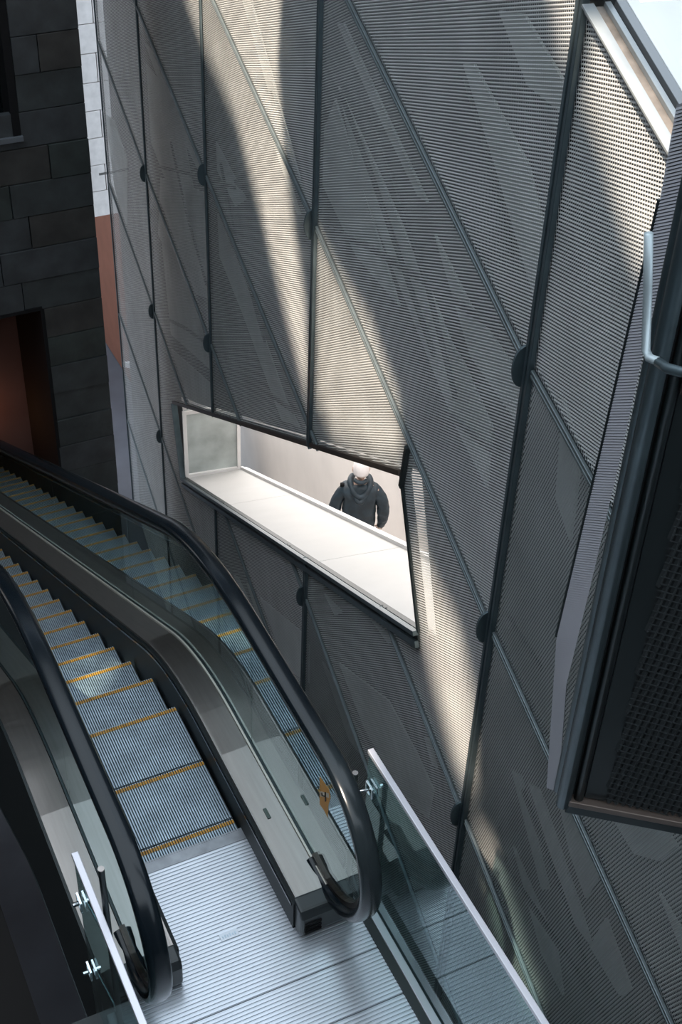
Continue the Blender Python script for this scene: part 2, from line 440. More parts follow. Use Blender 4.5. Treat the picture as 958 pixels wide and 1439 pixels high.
rail(BL, BR, -.05, -.01, -.02, .012, 'edge_rail', MM['strut'])
rail(BL, BR, .005, .05, -.03, .004, 'edge_rail', MM['strut_dark'])
# sill panels
SD = .76
jo = [0, (toW(316, 705)[0]-BL.x)/(BR.x-BL.x), (toW(440, 780)[0]-BL.x)/(BR.x-BL.x), 1]
for i in range(3):
    g = .008
    a = BL.lerp(BR, jo[i]); b = BL.lerp(BR, jo[i+1]); d = (b-a).normalized(); a = a+d*g; b = b-d*g
    l = w1.location
    MB().hexa([W(*(p-nB*.04), n)-l for p, n in ((a, .05), (b, .05), (b, SD), (a, SD))], [W(*p, n)-l for p, n in ((a, .05), (b, .05), (b, SD), (a, SD))]).build('sill_panel', MM['sill'], w1, bevel=.003)
rail(BL, BR, SD, SD+.035, -.1, .035, 'inner_rail', MM['white'])
rail(BL, BR, SD+.05, SD+.08, -1.1, .02, 'parapet_panel', MM['white'])
# top lip and side frames
e2 = TR-TL
rail(TL, TR, -.03, .05, .0, .038, 'head_lip', mat('dark_bronze_lip', (.045, .036, .032), .5, .3))
rail(TL, BL, -.045, .03, -.02, .02, 'side_frame', MM['strut'])
rail(TR, BR, -.02, .05, -.02, .02, 'side_frame', MM['strut_dark'])
# thick dark fold at the upper right corner of the slot
a = Vector(toW(577, 628)); b = Vector(toW(568, 684))
rail(a, b, -.035, .03, -.012, .02, 'corner_fin', MM['strut_dark'])
# end screen at the far end
l = w1.location
es = BL.x+.02
MB().hexa([W(es, BL.y+.03, .05)-l, W(es, BL.y+.03, SD-.02)-l, W(es, BL.y+1.05, SD-.02)-l, W(es, BL.y+1.05, .05)-l], [W(es+.02, BL.y+.03, .05)-l, W(es+.02, BL.y+.03, SD-.02)-l, W(es+.02, BL.y+1.05, SD-.02)-l, W(es+.02, BL.y+1.05, .05)-l]).build('perforated_screen', mat('perforated_screen', (.42, .46, .45), .5, noise_s=3, noise_a=.3), w1)
fm = MB()
for (n0, n1, z0, z1) in ((.02, .07, 0, 1.05), (SD-.045, SD+.0, 0, 1.05), (.07, SD-.045, 0, .05), (.07, SD-.045, 1.0, 1.05)):
    fm.hexa([W(es-.03, BL.y+z0, n0)-l, W(es-.03, BL.y+z0, n1)-l, W(es-.03, BL.y+z1, n1)-l, W(es-.03, BL.y+z1, n0)-l], [W(es, BL.y+z0, n0)-l, W(es, BL.y+z0, n1)-l, W(es, BL.y+z1, n1)-l, W(es, BL.y+z1, n0)-l])
fm.build('screen_frame', MM['white'], w1, bevel=.003)

# corridor behind: back wall, ceiling, stairs
SL = (BR.y-BL.y)/(BR.x-BL.x)
zs = lambda s: BL.y+SL*(s-BL.x)           # sill height along s
cb = MB(); cb.hexa([W(3.2, zs(3.2)-2.2, 2.05), W(20, zs(20)-2.2, 2.05), W(20, zs(20)+1.6, 2.05), W(3.2, zs(3.2)+1.6, 2.05)], [W(3.2, zs(3.2)-2.2, 2.2), W(20, zs(20)-2.2, 2.2), W(20, zs(20)+1.6, 2.2), W(3.2, zs(3.2)+1.6, 2.2)])
tag(cb.build('wall_corridor', MM['white2']), kind='structure')
tag(MB().hexa([W(20, zs(20)-2.2, .86), W(20.1, zs(20)-2.2, .86), W(20.1, zs(20)-2.2, 2.2), W(20, zs(20)-2.2, 2.2)], [W(20, zs(20)+1.6, .86), W(20.1, zs(20)+1.6, .86), W(20.1, zs(20)+1.6, 2.2), W(20, zs(20)+1.6, 2.2)]).build('wall_corridor_end', MM['white2']), kind='structure')
cc = MB(); cc.hexa([W(3.2, zs(3.2)+1.5, .12), W(20, zs(20)+1.5, .12), W(20, zs(20)+1.5, 2.05), W(3.2, zs(3.2)+1.5, 2.05)], [W(3.2, zs(3.2)+1.6, .12), W(20, zs(20)+1.6, .12), W(20, zs(20)+1.6, 2.05), W(3.2, zs(3.2)+1.6, 2.05)])
tag(cc.build('ceiling_corridor', MM['white']), kind='structure')
PS, PN = 10.6, 1.25          # where the person stands (s, n)
st = tag(empty('floor_stairs', W(PS, 0, 1.4)), kind='structure')
run = .30; rise = -SL*run
zf0 = -4.88
k = -22
while k < 30:
    s0 = PS+.15-run*k; z = zf0+rise*k
    MB().hexa([W(s0-run, z-.5, .86)-st.location, W(s0, z-.5, .86)-st.location, W(s0, z-.5, 2.05)-st.location, W(s0-run, z-.5, 2.05)-st.location],
              [W(s0-run, z, .86)-st.location, W(s0, z, .86)-st.location, W(s0, z, 2.05)-st.location, W(s0-run, z, 2.05)-st.location]).build('stair_tread', MM['white2'], st)
    k += 1
    if k > 22: break
ld = bpy.data.lights.new('corridor_lamp', 'AREA'); ld.energy = 205; ld.shape = 'RECTANGLE'; ld.size = 17.5; ld.size_y = 1.4; ld.color = (1, .965, .935)
lo = bpy.data.objects.new('corridor_lamp', ld); C.objects.link(lo)
ax = (W(1, SL)-W(0, 0)).normalized(); az_ = N_.cross(ax).normalized(); az_ = az_ if az_.z > 0 else -az_; ay_ = az_.cross(ax)
lm = Matrix((ax, ay_, az_)).transposed().to_4x4(); lm.translation = W(11.7, zs(11.7)+1.42, 1.1); lo.matrix_world = lm

# second opening, top right: stacked rails and white perforated sill
w2 = tag(empty('window_2', W(*l0)), kind='structure')
a2, b2 = Vector(l0), Vector(O2E)
grey = mat('grey_rail', (.22, .225, .23), .4, .4); pale = mat('pale_rail', (.27, .29, .30), .35, .3, noise_s=6, noise_a=.1); chan = mat('stained_channel', (.17, .145, .125), .7, noise_s=12, noise_a=.4)
rail(a2, b2, -.03, -.005, -.03, .0, 'edge_rail', grey, w2)
rail(a2, b2, -.05, .0, .0, .012, 'edge_rail', pale, w2)
rail(a2, b2, .0, .045, -.02, -.005, 'channel', chan, w2)
rail(a2, b2, .045, .07, -.02, .015, 'edge_rail', pale, w2)
rail(a2, b2, .07, .09, -.09, -.05, 'shadow_gap', MM['jamb'], w2)
rail(a2, b2, .09, .13, -.03, .02, 'edge_rail', grey, w2)
rail(a2, b2, .13, .18, -.03, .022, 'edge_rail', MM['white'], w2)
rail(a2, b2, .18, 1.2, -.03, .0, 'sill_panel', MM['white'], w2)
rail(a2, b2, 1.2, 1.25, -.5, 1.2, 'back_panel', MM['white'], w2)

# ------------------------------------------------------------------ projecting mesh-clad bay, upper right
R0 = 2.8
def atR(px, py, rg):
    d = ray(px, py); h = math.hypot(d.x, d.y); return CAM + d*(rg/h)
bc = atR(783, 1118, R0)                    # near bottom corner
ZB = bc.z
p2 = onZ(958, 1151, ZB); bd = (p2-bc); bd.z = 0; bd.normalize()      # direction of the bay front
bay = tag(empty('projecting_bay', bc), 'dark mesh-clad bay jutting out of the wall at upper right, above the glass guard', 'bay')
bn = Vector((bd.y, -bd.x, 0)); 
if bn.dot(CAM-bc) < 0: bn = -bn                # faces the camera
H = 5.0; LW = 1.9
def bp(u, z, n=0): return bd*u + Vector((0, 0, z)) + bn*n
MB().hexa([bp(0, 0, 0), bp(LW, 0, 0), bp(LW, 0, -.05), bp(0, 0, -.05)], [bp(0, H, 0), bp(LW, H, 0), bp(LW, H, -.05), bp(0, H, -.05)]).build('backing_panel', MM['lining'], bay)
pm = MB(); pm.tube([bp(.02, -.01, .02), bp(.02, H, .02)], .022, 12); pm.build('corner_post', MM['strut'], bay, smooth=True)
pm = MB(); pm.tube([bp(.062, 0, .012), bp(.062, H, .012)], .015, 10); pm.build('corner_post', MM['strut_dark'], bay, smooth=True)
pm = MB(); pm.tube([bp(-.0, -.01, -.03), bp(-.0, H, -.03)], .014, 10); pm.build('corner_post', MM['strut'], bay, smooth=True)
MB().hexa([bp(.03, .0, .0), bp(LW, .0, 0), bp(LW, .0, .035), bp(.03, .0, .035)], [bp(.03, .022, .0), bp(LW, .022, 0), bp(LW, .022, .035), bp(.03, .022, .035)]).build('bottom_lip', mat('bronze_lip', (.13, .10, .085), .4, .5), bay, bevel=.003)
MB().hexa([bp(.03, -.05, -.04), bp(LW, -.05, -.04), bp(LW, -.05, .02), bp(.03, -.05, .02)], [bp(.03, .0, -.04), bp(LW, 0, -.04), bp(LW, 0, .02), bp(.03, 0, .02)]).build('bottom_rail', MM['strut_dark'], bay, bevel=.004)
MB().hexa([bp(.08, .03, .0), bp(.14, .03, 0), bp(.14, .03, .012), bp(.08, .03, .012)], [bp(.08, H, .0), bp(.14, H, 0), bp(.14, H, .012), bp(.08, H, .012)]).build('side_rail', MM['dark'], bay)
weave([(.14, .03), (LW, .03), (LW, H), (.14, H)], [], lambda u, z, n: bp(u, z, .012-n), 'wire_mesh', MM['mesh_dark'], bay, pitch=.021, wd=.015, pro=.008, d=Vector((.13, 1)).normalized())
# folded mesh sliver on the bay's left flank
fl = [(768, 1106), (784, 1112), (796, 960), (835, 800), (872, 640), (907, 480), (952, 300), (985, 140), (950, 150), (927, 280), (880, 480), (843, 640), (782, 894)]
fo = [atR(x, y, 2.86 if i in (1, 2, 3, 4, 5, 6, 7) else 3.02)-bc for i, (x, y) in enumerate(fl)]
right = [fo[i] for i in range(1, 8)]; left = [fo[0], fo[12], fo[12].lerp(fo[11], .37), fo[11], fo[10], fo[9], fo[8]]
def resample(L, n):
    z0, z1 = L[0].z, L[-1].z; out = []
    for i in range(n+1):
        z = z0+(z1-z0)*i/n
        for j in range(len(L)-1):
            if (L[j].z-z)*(L[j+1].z-z) <= 0 and abs(L[j].z-L[j+1].z) > 1e-9: out.append(L[j].lerp(L[j+1], (z-L[j].z)/(L[j+1].z-L[j].z))); break
        else: out.append(L[-1])
    return out
nr = 260; Ls = resample(left, nr); Rs = resample(right, nr); V = []; F = []
off = (CAM-bc); off.z = 0; off.normalize()
for i in range(nr):
    k = len(V); a, b, c_, d_ = Ls[i], Rs[i], Ls[i].lerp(Ls[i+1], .72), Rs[i].lerp(Rs[i+1], .72)
    V += [a, b, (a+c_)/2+off*.006, (b+d_)/2+off*.006, c_, d_]; F += [(k, k+1, k+3, k+2), (k+2, k+3, k+5, k+4)]
tag(obj('flank_mesh', V, F, MM['mesh_pale'], bay), kind='stuff')
bk = [p+Vector((0, 0, 0))-off*.012 for p in Ls]+[p-off*.012 for p in Rs]
F = [(i, i+1, nr+1+i+1, nr+1+i) for i in range(nr)]
obj('flank_backing', bk, F, mat('flank_backing', (.2, .2, .22), .7), bay)
MB().tube([p+Vector((0,0,0)) for p in (left[1], left[3], left[4], left[5])], .006, 6).build('flank_edge', MM['strut_dark'], bay)
# pale tube bracket standing on the flank and the bent tube crossing the front
T = [atR(911, 328, 2.70)-bc, atR(910, 400, 2.70)-bc, atR(907, 492, 2.70)-bc, atR(912, 503, 2.68)-bc, atR(925, 508, 2.66)-bc]
MB().tube(T, .0105, 10).build('pale_bracket', mat('pale_bracket', (.42, .48, .50), .4, .3), bay, smooth=True)
q0 = atR(925, 509, 2.66); 
T = [q0-bc, atR(938, 518, 2.62)-bc, atR(958, 523, 2.60)-bc, atR(1010, 526, 2.56)-bc]
MB().tube(T, .012, 10).build('bent_tube', MM['strut'], bay, smooth=True)
# upper dark infill plate of the bay
zp = (atR(945, 545, R0)-bc).z
MB().hexa([bp(.08, zp, .013), bp(LW, zp, .013), bp(LW, zp, .03), bp(.08, zp, .03)], [bp(.08, zp+.22, .013), bp(LW, zp+.22, .013), bp(LW, zp+.22, .03), bp(.08, zp+.22, .03)]).build('cover_plate', mat('dark_brown_plate', (.028, .021, .018), .5), bay)
# roof of the bay and body behind it back to the wall
bdir = N_
bx = [bp(.04, 0, -.06), bp(LW, 0, -.06), bp(LW, 0, -.06)+bdir*.9, bp(.04, 0, -.06)+bdir*.55+bd*.35]
MB().hexa([v+Vector((0, 0, .0)) for v in bx], [v+Vector((0, 0, H)) for v in bx]).build('bay_body', MM['dark'], bay)

# ------------------------------------------------------------------ escalator
Y0 = .985; S30 = math.tan(R(30))
def prof_z(y, r):
    t = r*math.tan(R(15)); ya = Y0-t; yb = Y0+t*math.cos(R(30))
    if y <= ya: return 0.0, 0.0
    if y >= yb: return -S30*(y-Y0), -S30
    q = y-ya; return -(r-math.sqrt(r*r-q*q)), -q/math.sqrt(r*r-q*q)
def path(y0, y1, r, dz=0):
    ys = [y0]; t = r*math.tan(R(15)); ya = max(y0, Y0-t); yb = Y0+t*.866
    ys += [ya+(yb-ya)*i/14 for i in range(15) if ya+(yb-ya)*i/14 > y0+1e-4]
    ys.append(y1); out = []
    for y in ys:
        z, s = prof_z(y, r); L = math.hypot(1, s); out.append((y, z+dz, 1/L, s/L))
    return out
YE = 12.0; ZBOT = prof_z(YE, 1)[0]
esc = tag(empty('escalator', (-.3, -.5, 0)), 'escalator leading down from the ribbed landing, black handrails and yellow-edged steps', 'escalator')
EO = Vector((-.3, -.5, 0))
def eb(mb, name, m, **k):
    par = k.pop('parent', esc)
    mb.v = [v-EO for v in mb.v]; return mb.build(name, m, par, **k)
SW = .53                              # step width, x from -SW to 0
# one step: ribbed tread (cleats), base, riser, yellow edges
def step_meshes():
    V = MB(); n = 41; T0 = 0.0; p = (SW-.008)/n
    for i in range(n):
        x = -SW+.004+i*p; V.hexa([(x, 0, -.012), (x+p*.55, 0, -.012), (x+p*.55, .392, -.012), (x, .392, -.012)], [(x, 0, 0), (x+p*.55, 0, 0), (x+p*.55, .392, 0), (x, .392, 0)])
    B = MB().box(-SW+.002, -.002, 0, .395, -.03, -.011)
    K = MB()
    for i in range(n):
        x = -SW+.004+i*p; K.hexa([(x, .385, -.22), (x+p*.55, .385, -.22), (x+p*.55, .398, -.22), (x, .398, -.22)], [(x, .385, -.012), (x+p*.55, .385, -.012), (x+p*.55, .398, -.012), (x, .398, -.012)])
    Yl = MB()
    for i in range(n):
        x = -SW+.004+i*p; Yl.hexa([(x-.0006, .362, -.003), (x+p*.62, .362, -.003), (x+p*.62, .385, -.003), (x-.0006, .385, -.003)], [(x-.0006, .362, .0016), (x+p*.62, .362, .0016), (x+p*.62, .385, .0016), (x-.0006, .385, .0016)])
    return V, B, K, Yl
Vt, Bt, Kt, Yt = step_meshes()
def me_of(mb, m, name): 
    me = bpy.data.meshes.new(name); me.from_pydata([tuple(v) for v in mb.v], [], mb.f); me.materials.append(m); return me
mt, mb_, mk, my = me_of(Vt, MM['tread'], 'cleats'), me_of(Bt, MM['groove'], 'tread_base'), me_of(Kt, MM['groove'], 'riser'), me_of(Yt, MM['yellow'], 'yellow_edge')
# positions of the step noses (far edges)
noses = [.088, .490, .892]
zn = [0, 0, 0]
y = .895; z = 0.0
noses += []; cur = .895
seq = [(.385, -.155), (.41, -.252)]
for dy, dz in seq:
    y += dy; z += dz; noses.append(y); zn.append(z)
# keep to the 30 degree line z = -S30*(y-Y0)
while y < YE-.6:
    y += .351; z = -S30*(y-Y0); noses.append(y); zn.append(z)
for yn, zz in zip(noses, zn):
    s = empty('step', (0, 0, 0), esc); s.location = Vector((0, yn-.39, zz))-EO
    for me, nm in ((mb_, 'tread_base'), (mt, 'tread_cleats'), (mk, 'riser'), (my, 'yellow_edge')):
        o = bpy.data.objects.new(nm, me); C.objects.link(o); o.parent = s
# comb plate with teeth
cm = MB(); n = 41; p = (SW-.008)/n
for i in range(n):
    x = -SW+.004+i*p+p*.62; cm.hexa([(x, .01, -.004), (x+p*.3, .01, -.004), (x+p*.3, .05, -.009), (x, .05, -.009)], [(x, .01, .004), (x+p*.3, .01, .004), (x+p*.3, .05, -.004), (x, .05, -.004)])
eb(cm, 'comb_teeth', MM['groove'])
eb(MB().hexa([(-SW-.02, -.05, -.01), (.02, -.05, -.01), (.02, .02, -.01), (-SW-.02, .02, -.01)], [(-SW-.02, -.05, .006), (.02, -.05, .006), (.02, .02, .003), (-SW-.02, .02, .003)]), 'comb_plate', mat('worn_comb_plate', (.30, .31, .33), .4, .7, noise_s=14, noise_a=.2))

rb = 1.6
seam = onZ(352, 1048, .2).y
def side(sg, xi, od=.285):
    """sg=+1 right balustrade (x grows outward from the step), xi = skirt x"""
    X = lambda a: xi+sg*a
    Pm = path(-.55, YE, rb)
    # skirt
    eb(MB().sweep([(X(.0), -.25), (X(.0), .188), (X(.022), .188), (X(.022), -.25)], path(-.60, YE, rb)), 'skirt_panel', MM['skirt'])
    eb(MB().sweep([(X(-.004), .155), (X(-.004), .17), (X(.002), .17), (X(.002), .155)], path(-.58, YE, rb)), 'skirt_trim', MM['rubber'])
    eb(MB().sweep([(X(.018), .18), (X(.018), .203), (X(.028), .203), (X(.028), .18)], path(-.585, YE, rb)), 'deck_edge', MM['steel'])
    # inner deck in two lengths and outer deck
    for (a, b) in ((-.58, seam-.003), (seam+.003, YE)):
        eb(MB().sweep([(X(.027), .17), (X(.027), .2), (X(.165), .207), (X(.165), .17)], path(a, b, rb)), 'inner_deck', MM['steel'])
        eb(MB().sweep([(X(.205), .17), (X(.205), .207), (X(od), .2), (X(od), .17)], path(a, b, rb)), 'outer_deck', MM['steel'])
    eb(MB().sweep([(X(.168), .17), (X(.168), .216), (X(.178), .216), (X(.178), .17)], path(-.58, YE, rb)), 'glass_gasket', mat('pale_gasket', (.55, .52, .46), .4, .3))
    eb(MB().sweep([(X(.180), .16), (X(.180), .213), (X(.202), .213), (X(.202), .16)], path(-.58, YE, rb)), 'glass_channel', MM['strut_dark'])
    # truss cladding
    eb(MB().sweep([(X(od+.001), -.75), (X(od+.001), .2), (X(od+.015), .2), (X(od+.015), -.75)], path(-.50, YE, rb)), 'truss_cladding', MM['dark'])
    eb(MB().sweep([(X(od-.01), -.76), (X(od-.01), -.75), (X(od+.02), -.75), (X(od+.02), -.76)], path(-.50, YE, rb)), 'cladding_trim', MM['strut_dark'])
    # end cap
    x0, x1 = sorted((X(-.003), X(od+.001)))
    ec = MB(); yy = [(-.60, .05), (-.66, .09), (-.67, .17), (-.60, .196), (-.55, .2), (-.55, .005), (-.61, .005)]
    yy = [(-.575, .208), (-.655, .192), (-.672, .15), (-.668, .03), (-.64, .006), (-.575, .006)]
    ec.hexa([(x0+.012, a, b) for a, b in yy], [(x1-.012, a, b) for a, b in yy])
    eb(ec, 'end_cap', mat('moulded_black_plastic', (.018, .022, .024), .4), bevel=.012)
    ven = MB()
    for i in range(3):
        ven.box(x0+.03, x0+.11, -.678, -.668, .045+.03*i, .057+.03*i)
    eb(ven, 'end_cap_grille', MM['jamb'])
    xg = X(.191)
    # handrail loop: lower return, newel circle, flat, incline
    cy, cz, rc = -.52, .605, .425
    P = [(-.60, cz-rc, -1, 0), ]
    P = [(-.42, cz-rc+.01, -1.0, 0), (-.52, cz-rc, -1, 0)]
    for i in range(1, 24):
        a = math.pi*i/24; P.append((cy-rc*math.sin(a), cz-rc*math.cos(a), -math.cos(a), math.sin(a)))
    P = [(q[0], q[1], q[2], q[3]) for q in P]
    top = path(cy, YE, rb+.5, cz+rc)
    hp = [(q[0], q[1], q[2], q[3]) for q in P]
    # go round: tangent for the loop runs -y then up then +y; profile normal = outward
    prof = []
    hw = .048
    for k_ in range(20):
        a = 2*math.pi*k_/20; c_, s_ = math.cos(a), math.sin(a)
        prof.append((xg+hw*math.copysign(abs(c_)**.7, c_), .032*math.copysign(abs(s_)**.7, s_)))
    full = [(a, b, c_, d_) for a, b, c_, d_ in hp]+top
    m = MB(); n_ = len(prof); vs_ = []
    for (y_, z_, ty, tz) in full:
        # outward normal: rotate tangent; on the way round (ty=-1 at bottom) outward is down
        ny, nz = -tz, ty
        for (x_, d_) in prof: vs_.append((x_, y_+ny*d_, z_+nz*d_))
    fs_ = []
    for i in range(len(full)-1):
        for j in range(n_): jj = (j+1) % n_; fs_.append((i*n_+j, i*n_+jj, (i+1)*n_+jj, (i+1)*n_+j))
    m.add(vs_, fs_)
    hr = eb(m, 'handrail', MM['rubber'], smooth=True)
    # rail guide under the belt
    m2 = MB(); vs_ = []; pr2 = [(xg-.018, -.055), (xg+.018, -.055), (xg+.018, -.015), (xg-.018, -.015)]
    for (y_, z_, ty, tz) in full:
        for (x_, d_) in pr2: vs_.append((x_, y_-tz*d_, z_+ty*d_))
    fs_ = []
    for i in range(len(full)-1):
        for j in range(4): jj = (j+1) % 4; fs_.append((i*4+j, i*4+jj, (i+1)*4+jj, (i+1)*4+j))
    m2.add(vs_, fs_); eb(m2, 'handrail_guide', mat('bronze_guide', (.05, .04, .035), .3, .8))
    # glass: newel pane (D shape) and following panes
    def pane(y0, y1, first):
        up_ = [q for q in top if y0+.001 < q[0] < y1-.001]
        zt = lambda y_: prof_z(y_, rb+.5)[0]+cz+rc-.045
        zb_ = lambda y_: prof_z(y_, rb)[0]+.195
        ys = [y0+(y1-y0)*i/24 for i in range(25)]
        A = []
        if first:
            A = [(cy-(rc-.045)*math.sin(math.pi*i/20), cz-(rc-.045)*math.cos(math.pi*i/20)) for i in range(0, 20)]
            A = [(-.58, cz-rc+.06)]+A[1:]
        A += [(y_, zt(y_)) for y_ in ys]+[(y_, zb_(y_)) for y_ in reversed(ys)]
        mb2 = MB().hexa([(xg-.005, a, b) for a, b in A], [(xg+.005, a, b) for a, b in A])
        return eb(mb2, 'glass_pane', MM['glass'])
    g = .003
    pane(cy, seam-g, True)
    y_ = seam+g
    while y_ < YE-.4:
        y2 = min(YE-.4, y_+1.9); pane(y_, y2-g*2, False); y_ = y2
    return xg
xg_r = side(1, .008); xg_l = side(-1, -SW-.008, .345)
# floor pan under the flat part to close gaps beside the steps
eb(MB().sweep([(-SW-.02, -.5), (-SW-.02, -.45), (.02, -.45), (.02, -.5)], path(-.6, YE, 1)), 'truss_pan', MM['dark'])
eb(MB().sweep([(-SW-.28, -.78), (-SW-.28, -.76), (.28, -.76), (.28, -.78)], path(-.5, YE, rb)), 'truss_soffit', MM['dark'])
# key switch in the right inner deck
q = onZ(375, 1143, .206)
eb(MB().box(q.x-.009, q.x+.009, q.y-.032, q.y+.032, .2, .209), 'key_switch', mat('dark_green_switch', (.045, .065, .055), .4), bevel=.003)
# warning sticker on the right glass, orange with dark pictogram
xs = xg_r-.006
pts = [(449, 1091), (462, 1110), (464, 1121), (461, 1132), (460, 1149), (456, 1140), (449, 1130)]
sv = [onX(a, b, xs) for a, b in pts]
sticker = eb(MB().hexa(sv, [v+Vector((.0012, 0, 0)) for v in sv]), 'warning_sticker', mat('orange_vinyl', (.50, .22, .03), .5))
def mini(pts_, m, nm):
    v = [onX(a, b, xs-.0012) for a, b in pts_]; mb3 = MB().hexa(v, [q_+Vector((.001, 0, 0)) for q_ in v]); mb3.v = [q_-EO for q_ in mb3.v]; return mb3.build(nm, m, sticker)
blk = mat('sticker_black', (.02, .01, .008), .6); wht = mat('sticker_white', (.5, .42, .32), .6)
mini([(449.5, 1112), (461.5, 1115), (462, 1121), (449.5, 1119)], wht, 'pictogram_field')
mini([(451, 1113.5), (453, 1114), (453.3, 1119), (451.2, 1118)], blk, 'pictogram_figure')
mini([(456, 1113), (458, 1113.6), (458, 1126), (456.2, 1127)], blk, 'pictogram_figure')
mini([(452.6, 1117), (456, 1118), (456, 1120), (452.8, 1119)], blk, 'pictogram_line')

# ------------------------------------------------------------------ landing floor
fl_ = tag(empty('floor_landing', (-.3, -1.6, .007)), kind='structure')
FO = Vector((-.3, -1.6, 0))
y_edges = [-.045, onZ(245, 1439, 0).y-.03, -1.10, -1.9, -2.7, -3.5]
X0, X1 = -.86, .335
def ribs(y0, y1):
    mb4 = MB(); n = max(1, round((y1-y0)/.0195)); p = (y1-y0-.008)/n
    for i in range(n):
        a = y0+.004+i*p; xa, xb = X0, X1
        mb4.hexa([(xa, a, -.004), (xb, a, -.004), (xb, a+p*.62, -.004), (xa, a+p*.62, -.004)], [(xa, a+.001, 0), (xb, a+.001, 0), (xb, a+p*.62-.001, 0), (xa, a+p*.62-.001, 0)])
    return mb4
for i in range(len(y_edges)-1):
    y1, y0 = y_edges[i], y_edges[i+1]
    pl = empty('floor_plate', (0, 0, 0), fl_)
    a = MB().box(X0, X1, y0+.002, y1-.002, -.03, -.004); a.v = [v-FO for v in a.v]; a.build('plate_base', MM['alu'], pl)
    r_ = ribs(y0, y1); r_.v = [v-FO for v in r_.v]; tag(r_.build('ribs', MM['alu_rib'], pl), kind='stuff')
# worn maker's mark embossed in the plate
c0 = onZ(322, 1315, 0)
mk_ = MB()
mk_.box(c0.x-.045, c0.x+.045, c0.y-.020, c0.y+.020, -.002, .0012)
mk_.v = [v-FO for v in mk_.v]; mk_.build('worn_badge', MM['alu'], fl_, bevel=.001)
lt = MB()
for i in range(6): lt.box(c0.x-.034+.012*i, c0.x-.028+.012*i, c0.y-.008, c0.y+(.008 if i % 2 else .004), .0012, .0022)
lt.v = [v-FO for v in lt.v]; lt.build('badge_lettering', MM['tread'], fl_)
a = MB().box(-1.1, .45, -3.5, -.62, -.35, -.03); a.v = [v-FO for v in a.v]; a.build('slab', MM['dark'], fl_)

# ------------------------------------------------------------------ glass guards on both sides of the landing
def guard(name, xg, sg, ya, yb, label, ztop):
    g = tag(empty(name, (xg, ya, 0)), label, 'glass guard')
    G = Vector((xg, ya, 0))
    def b_(mb, nm, m, **k): mb.v = [v-G for v in mb.v]; return mb.build(nm, m, g, **k)
    b_(MB().box(xg-.007, xg+.007, yb, ya, -.2, ztop), 'glass_pane', MM['guard'])
    b_(MB().box(xg-.014, xg+.014, yb, ya+.004, ztop, ztop+.022), 'top_rail', mat('pale_top_rail', (.62, .60, .64), .35, .4), bevel=.003)
    i0, i1 = (xg-.05, xg-.012) if sg > 0 else (xg+.012, xg+.05)
    b_(MB().box(i0, i1, yb, ya-.12, -.1, .022), 'base_channel', mat('steel_channel', (.5, .48, .5), .3, .8), bevel=.002)
    j0, j1 = (i0-.04, i0) if sg > 0 else (i1, i1+.02)
    b_(MB().box(j0, j1, yb, ya-.12, -.1, .014), 'shadow_channel', MM['dark'])
    # post and clamps
    tx, ty = (xg-sg*(.085 if sg > 0 else .033)), ya-.01
    ptop = onX(499 if sg > 0 else 142, 1087 if sg > 0 else 1222, tx)
    ty = ptop.y
    b_(MB().tube([(tx, ty, .0), (tx, ty, ptop.z)], .0125, 14), 'post', MM['strut_dark'], smooth=False)
    b_(MB().tube([(tx, ty, ptop.z), (tx, ty, ptop.z+.006)], .0128, 14), 'post_cap', MM['steel'])
    for zc in ((.74,) if sg > 0 else (.77, .28)) if sg > 0 else (.76, .27):
        yc = ya-.045
        cl = MB()
        for dx in (-.018, .018):
            for (a0, a1, c0_, c1) in ((-.03, .03, -.032, -.026), (-.03, .03, .026, .032), (-.03, -.024, -.026, .026), (.024, .03, -.026, .026)):
                cl.box(xg+dx-.005, xg+dx+.005, yc+a0, yc+a1, zc+c0_, zc+c1)
        b_(cl, 'clamp', MM['chrome'], bevel=.001)
        b_(MB().tube([(tx, ty, zc), (xg-sg*.01, yc, zc)], .006, 8), 'clamp_pin', MM['chrome'])
        b_(MB().tube([(xg+sg*.02, yc, zc), (xg+sg*.045, yc, zc)], .01, 8), 'clamp_bolt', MM['chrome'])
    return g
guard('glass_guard', .405, 1, -.50, -3.4, 'teal glass guard with pale top rail right of the landing, beside the mesh wall', .93)
guard('glass_guard', -.915, -1, -.55, -3.4, 'glass guard with pale top rail and two clamps at lower left, left of the landing', 1.0)

# ------------------------------------------------------------------ stone wall across the far end
SY = 9.0
sw = tag(empty('wall_back', (0, SY, 0)), kind='structure')
SO = Vector((0, SY, 0))
SX1 = 2.06; JX = 1.385; DT = -2.46; WB = -.46
def sb(mb, nm, m, par=None, **k): mb.v = [v-SO for v in mb.v]; return mb.build(nm, m, par or sw, **k)
